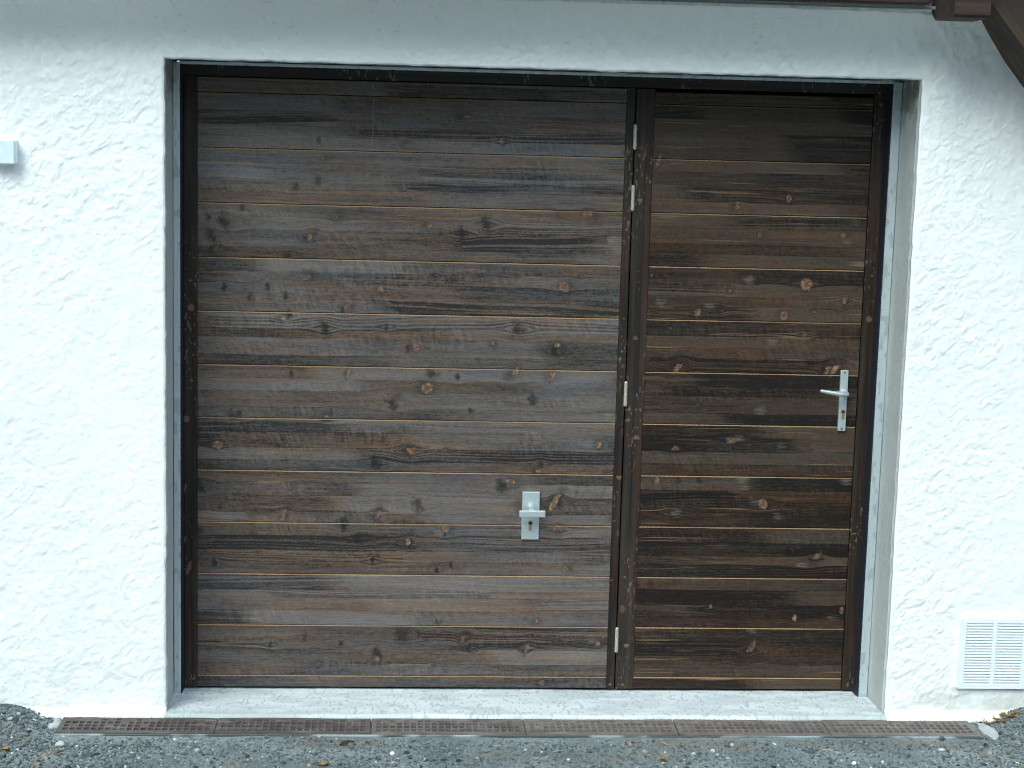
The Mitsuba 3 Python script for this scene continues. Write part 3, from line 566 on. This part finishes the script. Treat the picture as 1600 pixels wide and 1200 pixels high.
# ------------------------------------------------------------------ garage door and the wicket door in it
def plank(x0, x1, zt, zb, g):
    o = g.uniform(-0.0007, 0.0007)
    t = g.uniform(-0.0006, 0.0006)
    return prism_x([(D + o, zb + 0.0012), (D + 0.02, zb + 0.0012), (D + 0.02, zt - 0.0012), (D + 0.0052, zt - 0.0012), (D + o + t, zt - 0.0042)], x0, x1)
joints = [Z0 - P * k for k in range(12)]
g_ = np.random.default_rng(3)
DB = -0.003
tops = [2.0710] + joints
bots = joints + [DB]
for zt, zb in zip(tops, bots):
    add("garage_door__plank", plank(-1.1255, 0.2878, zt, zb, g_), "plank_wood")
add("garage_door__top_rail", bx(-1.1765, 1.1755, D - 0.003, D + 0.02, 2.0722, 2.1062, 0.0015), "rail_wood")
for x0, x1 in ((-1.1715, -1.1262), (0.2885, 0.3165), (1.1243, 1.1755)):
    add("garage_door__stile", bx(x0, x1, D - 0.003, D + 0.02, DB, 2.0716, 0.0015), "stile_wood")
add("garage_door__backing_panel", bx(-1.19, 1.19, D + 0.024, D + 0.04, -0.012, 2.112), "dark_gap")
tag("garage_door", "wide dark stained plank garage door filling the opening", "garage door")

tops[0] = 2.0620
for zt, zb in zip(tops, bots):
    add("wicket_door__plank", plank(0.3832, 1.1210, zt, zb, g_), "plank_wood")
add("wicket_door__stile", bx(0.3208, 0.3825, D - 0.003, D + 0.02, DB, 2.0690, 0.0015), "stile_wood")
tag("wicket_door", "narrow dark plank door with a long silver handle plate, set in the garage door", "door")

def cyl(x, y, z0, z1, r, n=14):
    m = trimesh.creation.cylinder(radius=r, height=z1 - z0, sections=n)
    m.apply_translation([x, y, 0.5 * (z0 + z1)])
    return m
for z0, z1 in ((1.869, 1.950), (1.665, 1.748), (1.000, 1.084), (0.131, 0.219)):
    zm = 0.5 * (z0 + z1)
    hk = add("wicket_door__hinge", chain([(0.3195, D - 0.0065, z0 + 0.004), (0.3195, D - 0.0065, zm - 0.0008)], [0.0062, 0.0062]), "hinge_metal", smooth=40)
    add(hk + "__knuckle", chain([(0.3192, D - 0.0065, zm + 0.0056), (0.3192, D - 0.0065, z1 - 0.004)], [0.0060, 0.0060]), "hinge_metal", smooth=40)

def euro(x, z, y0, y1, r=0.0086, w=0.0050, h=0.024):
    s = union_all([Point(x, z).buffer(r, 10), sbox(x - w, z - h, x + w, z), Point(x, z - h).buffer(w, 8)])
    return prism_y(s, y0, y1)
def ycyl(x, z, y0, y1, r, n=24):
    return prism_y(Point(x, z).buffer(r, n // 4), y0, y1)

# short plate with a cross bar on the wide leaf
hp = add("garage_door__handle", rbox(-0.0235, 0.0365, D - 0.010, D + 0.001, 0.5305, 0.6975, 0.0022), "brushed_aluminium", label="small square-edged silver handle plate", smooth=40)
add(hp + "__neck", cat([ycyl(0.0062, 0.646, D - 0.050, D - 0.009, 0.0095), ycyl(0.0062, 0.646, D - 0.013, D - 0.0095, 0.0135)]), "brushed_aluminium", smooth=40)
add(hp + "__cross_bar", rbox(-0.036, 0.0530, D - 0.062, D - 0.046, 0.6205, 0.6425, 0.0028), "brushed_aluminium", smooth=40)
add(hp + "__lock_cylinder", euro(0.0063, 0.5890, D - 0.0125, D - 0.0095, 0.0088, 0.0052, 0.022), "brass", smooth=30)
add(hp + "__keyhole", cat([ycyl(0.0063, 0.5890, D - 0.0138, D - 0.0120, 0.0056), bx(0.0055, 0.0071, D - 0.0143, D - 0.0135, 0.585, 0.593)]), "keyway", smooth=30)
# long plate with a lever on the wicket door
px = 1.0720
wp = add("wicket_door__handle", rbox(px - 0.0135, px + 0.0135, D - 0.010, D + 0.001, 0.9250, 1.1370, 0.0022), "brushed_aluminium", label="long narrow silver handle plate", smooth=40)
add(wp + "__lever", chain([(px, D - 0.010, 1.060), (px, D - 0.046, 1.0595), (px - 0.016, D - 0.054, 1.0605), (px - 0.050, D - 0.055, 1.0645), (px - 0.087, D - 0.051, 1.0700)],
                          [0.0110, 0.0098, 0.0090, 0.0070, 0.0056]), "brushed_aluminium", smooth=45)
add(wp + "__lock_cylinder", euro(px + 0.0010, 0.9930, D - 0.0130, D - 0.0095, 0.0080, 0.0048, 0.022), "brass", smooth=30)
add(wp + "__keyhole", cat([ycyl(px + 0.0010, 0.9930, D - 0.0142, D - 0.0125, 0.0050), bx(px + 0.0004, px + 0.0016, D - 0.0147, D - 0.0140, 0.989, 0.997)]), "keyway", smooth=30)
for z in (0.9330, 1.1290):
    add(wp + "__screw", ycyl(px, z, D - 0.0108, D - 0.0095, 0.0030), "keyway")

# ------------------------------------------------------------------ things on the wall
vx0, vx1, vz0, vz1 = 1.4325, 1.6715, 0.1065, 0.3490
cols = ((1.4540, 1.5470), (1.5580, 1.6500))
fp = sbox(vx0, vz0, vx1, vz1).buffer(-0.006).buffer(0.006).difference(union_all([sbox(a, 0.1180, b, 0.3340) for a, b in cols]))
add("vent_grille__frame", prism_y(fp, -0.016, 0.01), "white_plastic")
add("vent_grille__back_plate", bx(vx0 + 0.004, vx1 - 0.004, 0.002, 0.006, vz0 + 0.004, vz1 - 0.004), "grey_plastic")
ns = 22
for a, b in cols:
    for i in range(ns):
        z = 0.1180 + (i + 0.5) * (0.2160 / ns)
        add("vent_grille__slat", prism_x([(-0.0150, z - 0.0044), (-0.0050, z + 0.0014), (-0.0050, z + 0.0030), (-0.0150, z - 0.0014)], a - 0.001, b + 0.001), "white_plastic")
tag("vent_grille", "white plastic ventilation grille of two louvre columns low on the wall", "vent")
add("junction_box", rbox(-1.728, -1.6455, -0.040, 0.012, 1.7785, 1.8550, 0.007), "box_plastic", "small white plastic box mounted on the wall", "box", smooth=40)
add("junction_box__lid", rbox(-1.7265, -1.6470, -0.048, -0.0405, 1.7800, 1.8535, 0.0036), "box_plastic", smooth=40)

# ------------------------------------------------------------------ drain with its six grates
gx1 = GX + 6 * GL
add("drain_channel__trough", cat([bx(GX - 0.02, gx1 + 0.02, -0.20, -0.02, -0.150, -0.135), bx(GX - 0.02, gx1 + 0.02, -0.020, -0.012, -0.15, -0.021),
                                  bx(GX - 0.012, GX - 0.0045, -0.19, -0.02, -0.15, -0.008), bx(gx1 + 0.0045, gx1 + 0.012, -0.19, -0.02, -0.15, -0.008),
                                  bx(GX - 0.02, gx1 + 0.02, -0.200, -0.1915, -0.15, -0.012)]), "channel_concrete")
add("drain_channel__rim", bx(GX - 0.004, gx1 + 0.004, -0.1865, -0.1805, -0.06, -0.0015, 0.001), "channel_rim_metal", label="thin pale metal edge in front of the grates")
tag("drain_channel", "narrow drain channel running along the foot of the wall", "drain")
grate_words = ["grate at the gravel mound by the pale mortar patch, first in the row", "second grate in the row from the pale mortar patch, darkest brown",
               "third grate in the row, beyond the wide dark joint", "fourth grate in the row, ending at the clear slanted joint",
               "fifth grate in the row, next but one to the dry weed tuft", "last grate in the row, ending by the dry weed tuft"]
gg = np.random.default_rng(17)
for i in range(6):
    L = GL - (0.0050 if i in (1, 3) else 0.0028)
    xo = 0.012
    nc = 21
    pitch = (L - 2 * xo) / nc
    holes = []
    for c in range(nc):
        x = xo + (c + 0.5) * pitch
        w = 0.0076
        for r0, r1 in ((0.0285, 0.0485), (0.0580, 0.0780), (0.0875, 0.1070), (0.1165, 0.1290)):
            if gg.uniform() < (0.022 if r1 < 0.11 else 0.5):
                continue
            jx = gg.uniform(-0.0004, 0.0004)
            holes.append(sbox(x - w + jx, r0, x + w + jx, r1))
    poly = sbox(0, 0, L, -GY1 + GY0 + 0.006).difference(union_all(holes))
    m = trimesh.creation.extrude_polygon(poly, 0.007, engine="earcut")
    m.apply_translation([GX + i * GL, GY1, -0.007])
    ang = gg.uniform(-0.0035, 0.0035)
    ca, sa = math.cos(ang), math.sin(ang)
    v = m.vertices.copy()
    cx, cy = GX + (i + 0.5) * GL, 0.5 * (GY0 + GY1)
    dx, dy = v[:, 0] - cx, v[:, 1] - cy
    tilt = gg.uniform(-0.004, 0.004)
    m.vertices = np.stack([cx + ca * dx - sa * dy, cy + sa * dx + ca * dy, v[:, 2] + tilt * dx + gg.uniform(-0.0012, 0.0008)], 1)
    add("drain_grate", m, "grate_plastic", "brown plastic " + grate_words[i], "grate", "grates along the drain")
# silt and grit under the holes
gs = np.random.default_rng(23)
xs_, ys_ = np.linspace(GX, gx1, 500), np.linspace(-0.180, -0.030, 16)
XX, YY = np.meshgrid(xs_, ys_, indexing="ij")
ZZ = -0.110 + 0.080 * (meshkit.fbm(np.stack([XX * 5, YY * 14, 0 * XX], -1), 4, 51) - 0.35)
add("drain_silt", trimesh.Trimesh(np.stack([XX, YY, np.minimum(ZZ, -0.020)], -1).reshape(-1, 3), grid_faces(500, 16), process=False), "wet_silt",
    "silt lying in the drain under the grates", "silt", kind="stuff", smooth=True)

# ------------------------------------------------------------------ small things on the ground
def lump(c, r, seed, sub=3, rough=0.35):
    m = trimesh.creation.icosphere(subdivisions=sub, radius=1.0)
    v = m.vertices
    d = 1 + rough * (meshkit.fbm(v * 1.6 + seed * 7.1, 4, seed) - 0.5) * 2
    m.vertices = v * d[:, None] * np.array(r) + np.array(c)
    return m
add("mortar_lump", lump((1.512, -0.125, -0.004), (0.026, 0.075, 0.010), 1), "pale_mortar", "pale flat mortar lump at the end of the drain beside the dry weeds", "mortar", smooth=40)
add("mortar_patch", lump((-1.545, -0.075, -0.008), (0.026, 0.060, 0.009), 4), "pale_mortar", "pale mortar patch between the first grate and the gravel mound", "mortar", smooth=40)
def gz(x, y):
    return float(ground_h(np.array([x]), np.array([y]))[0])
add("grey_pebble", lump((-1.485, -0.285, gz(-1.485, -0.285) + 0.006), (0.015, 0.012, 0.010), 6, 2), "pale_mortar", "rounded blue-grey pebble before the first grate", "pebble", smooth=40)
add("grey_pebble", lump((1.30, -0.305, gz(1.30, -0.305) + 0.003), (0.012, 0.009, 0.006), 8, 2), "pale_mortar", "flat pale pebble lying before the last grate", "pebble", smooth=40)
add("white_pebble", lump((-0.455, -0.345, gz(-0.455, -0.345) + 0.003), (0.0075, 0.006, 0.006), 9, 2), "white_plastic", "tiny white pebble in front of the third grate", "pebble", smooth=40)
add("white_pebble", lump((0.985, -0.42, gz(0.985, -0.42) + 0.003), (0.007, 0.006, 0.006), 10, 2), "white_plastic", "tiny white pebble in front of the fifth grate", "pebble", smooth=40)

def blade(p0, p1, bend, w, n=6):
    p0, p1 = np.array(p0, float), np.array(p1, float)
    t = np.linspace(0, 1, n)[:, None]
    c = p0 + (p1 - p0) * t + np.array(bend) * (4 * t * (1 - t))
    return chain(c, np.interp(t[:, 0], [0, 0.4, 1], [w, w, w * 0.4]), 0)
def stalk(key, x, y, length, ang, lab, mat="straw", w=0.0012):
    d = np.array([math.cos(ang), math.sin(ang)]) * length / 2
    z0, z1 = gz(x - d[0], y - d[1]) + 0.004, gz(x + d[0], y + d[1]) + 0.005
    add(key, blade((x - d[0], y - d[1], z0), (x + d[0], y + d[1], z1), (0, 0, 0.003), w), mat, lab, "straw" if mat == "straw" else "twig")
stalk("dry_straw", 0.07, -0.325, 0.050, 0.35, "bent dry straw lying before the fourth grate")
stalk("dry_straw", 0.30, -0.245, 0.030, 1.0, "short dry straw close to the grate near the slanted joint")
stalk("dry_straw", 0.41, -0.255, 0.036, 2.4, "slanting dry straw just past the slanted joint")
stalk("dry_straw", 0.93, -0.315, 0.045, -0.2, "level dry straw before the fifth grate")
stalk("dry_straw", -0.33, -0.235, 0.040, 0.9, "dry straw at the front edge of the third grate")
# bark scrap, leaf, weeds
bk = []
gb = np.random.default_rng(8)
for i in range(3):
    x, y = -0.60 + gb.uniform(-0.035, 0.035), -0.262 + gb.uniform(-0.016, 0.016)
    a = gb.uniform(-0.5, 0.5)
    l = gb.uniform(0.015, 0.045)
    bk.append(blade((x, y, gz(x, y) + 0.004), (x + l * math.cos(a), y + l * math.sin(a), gz(x, y) + 0.009), (0, 0, 0.003), gb.uniform(0.002, 0.004), 4))
add("bark_scrap", cat(bk), "bark", "dark scrap of bark lying before the wide grate joint", "bark")
def leaf(c, l, w, ang, curl):
    u_, v_ = np.meshgrid(np.linspace(0, 1, 9), np.linspace(-1, 1, 5), indexing="ij")
    lx = (u_ - 0.5) * l
    ly = v_ * w * np.sin(np.pi * np.clip(u_, 0.03, 0.97)) ** 0.8
    lz = curl * (v_ ** 2) * w + curl * 0.4 * l * (u_ - 0.5) ** 2
    X = c[0] + lx * math.cos(ang) - ly * math.sin(ang)
    Y = c[1] + lx * math.sin(ang) + ly * math.cos(ang)
    top = np.stack([X, Y, c[2] + lz], -1).reshape(-1, 3)
    f = grid_faces(9, 5)
    nv = len(top)
    return trimesh.Trimesh(np.vstack([top, top - [0, 0, 0.0006]]), np.vstack([f, f[:, ::-1] + nv]), process=False)
add("fallen_leaf", leaf((-0.665, -0.455, gz(-0.665, -0.455) + 0.006), 0.045, 0.008, 0.65, 0.5), "dry_leaf", "yellow-brown narrow fallen leaf on the gravel", "leaf", smooth=True)
add("fallen_leaf", leaf((0.385, -0.405, gz(0.385, -0.405) + 0.006), 0.030, 0.008, 0.9, 0.9), "dry_leaf", "curled ochre fallen leaf on the gravel below the slanted joint", "leaf", smooth=True)
add("fallen_leaf", leaf((-1.640, -0.335, gz(-1.640, -0.335) + 0.008), 0.026, 0.009, 0.2, 0.6), "dry_leaf", "small orange fallen leaf on the gravel mound", "leaf", smooth=True)
tf = []
gt = np.random.default_rng(5)
for i in range(46):
    x = 1.530 + 0.115 * gt.uniform() ** 1.1
    y = -0.030 + gt.uniform(-0.040, 0.015)
    z = gz(x, y) - 0.003
    a = gt.uniform(0, 2 * math.pi)
    l = gt.uniform(0.010, 0.030)
    if i % 3:
        lf = leaf((x, y, z + gt.uniform(0.004, 0.020)), l, l * 0.22, a, gt.uniform(-0.8, 1.0))
        tf.append(lf)
    else:
        tf.append(blade((x, y, z), (x + 0.5 * l * math.cos(a), y + 0.5 * l * math.sin(a), z + l * 0.9), (0, 0, 0.002), 0.0012, 4))
add("dry_weed_tuft", cat(tf), "dry_leaf", "low tuft of dry brown weeds in the corner below the vent", "weeds")
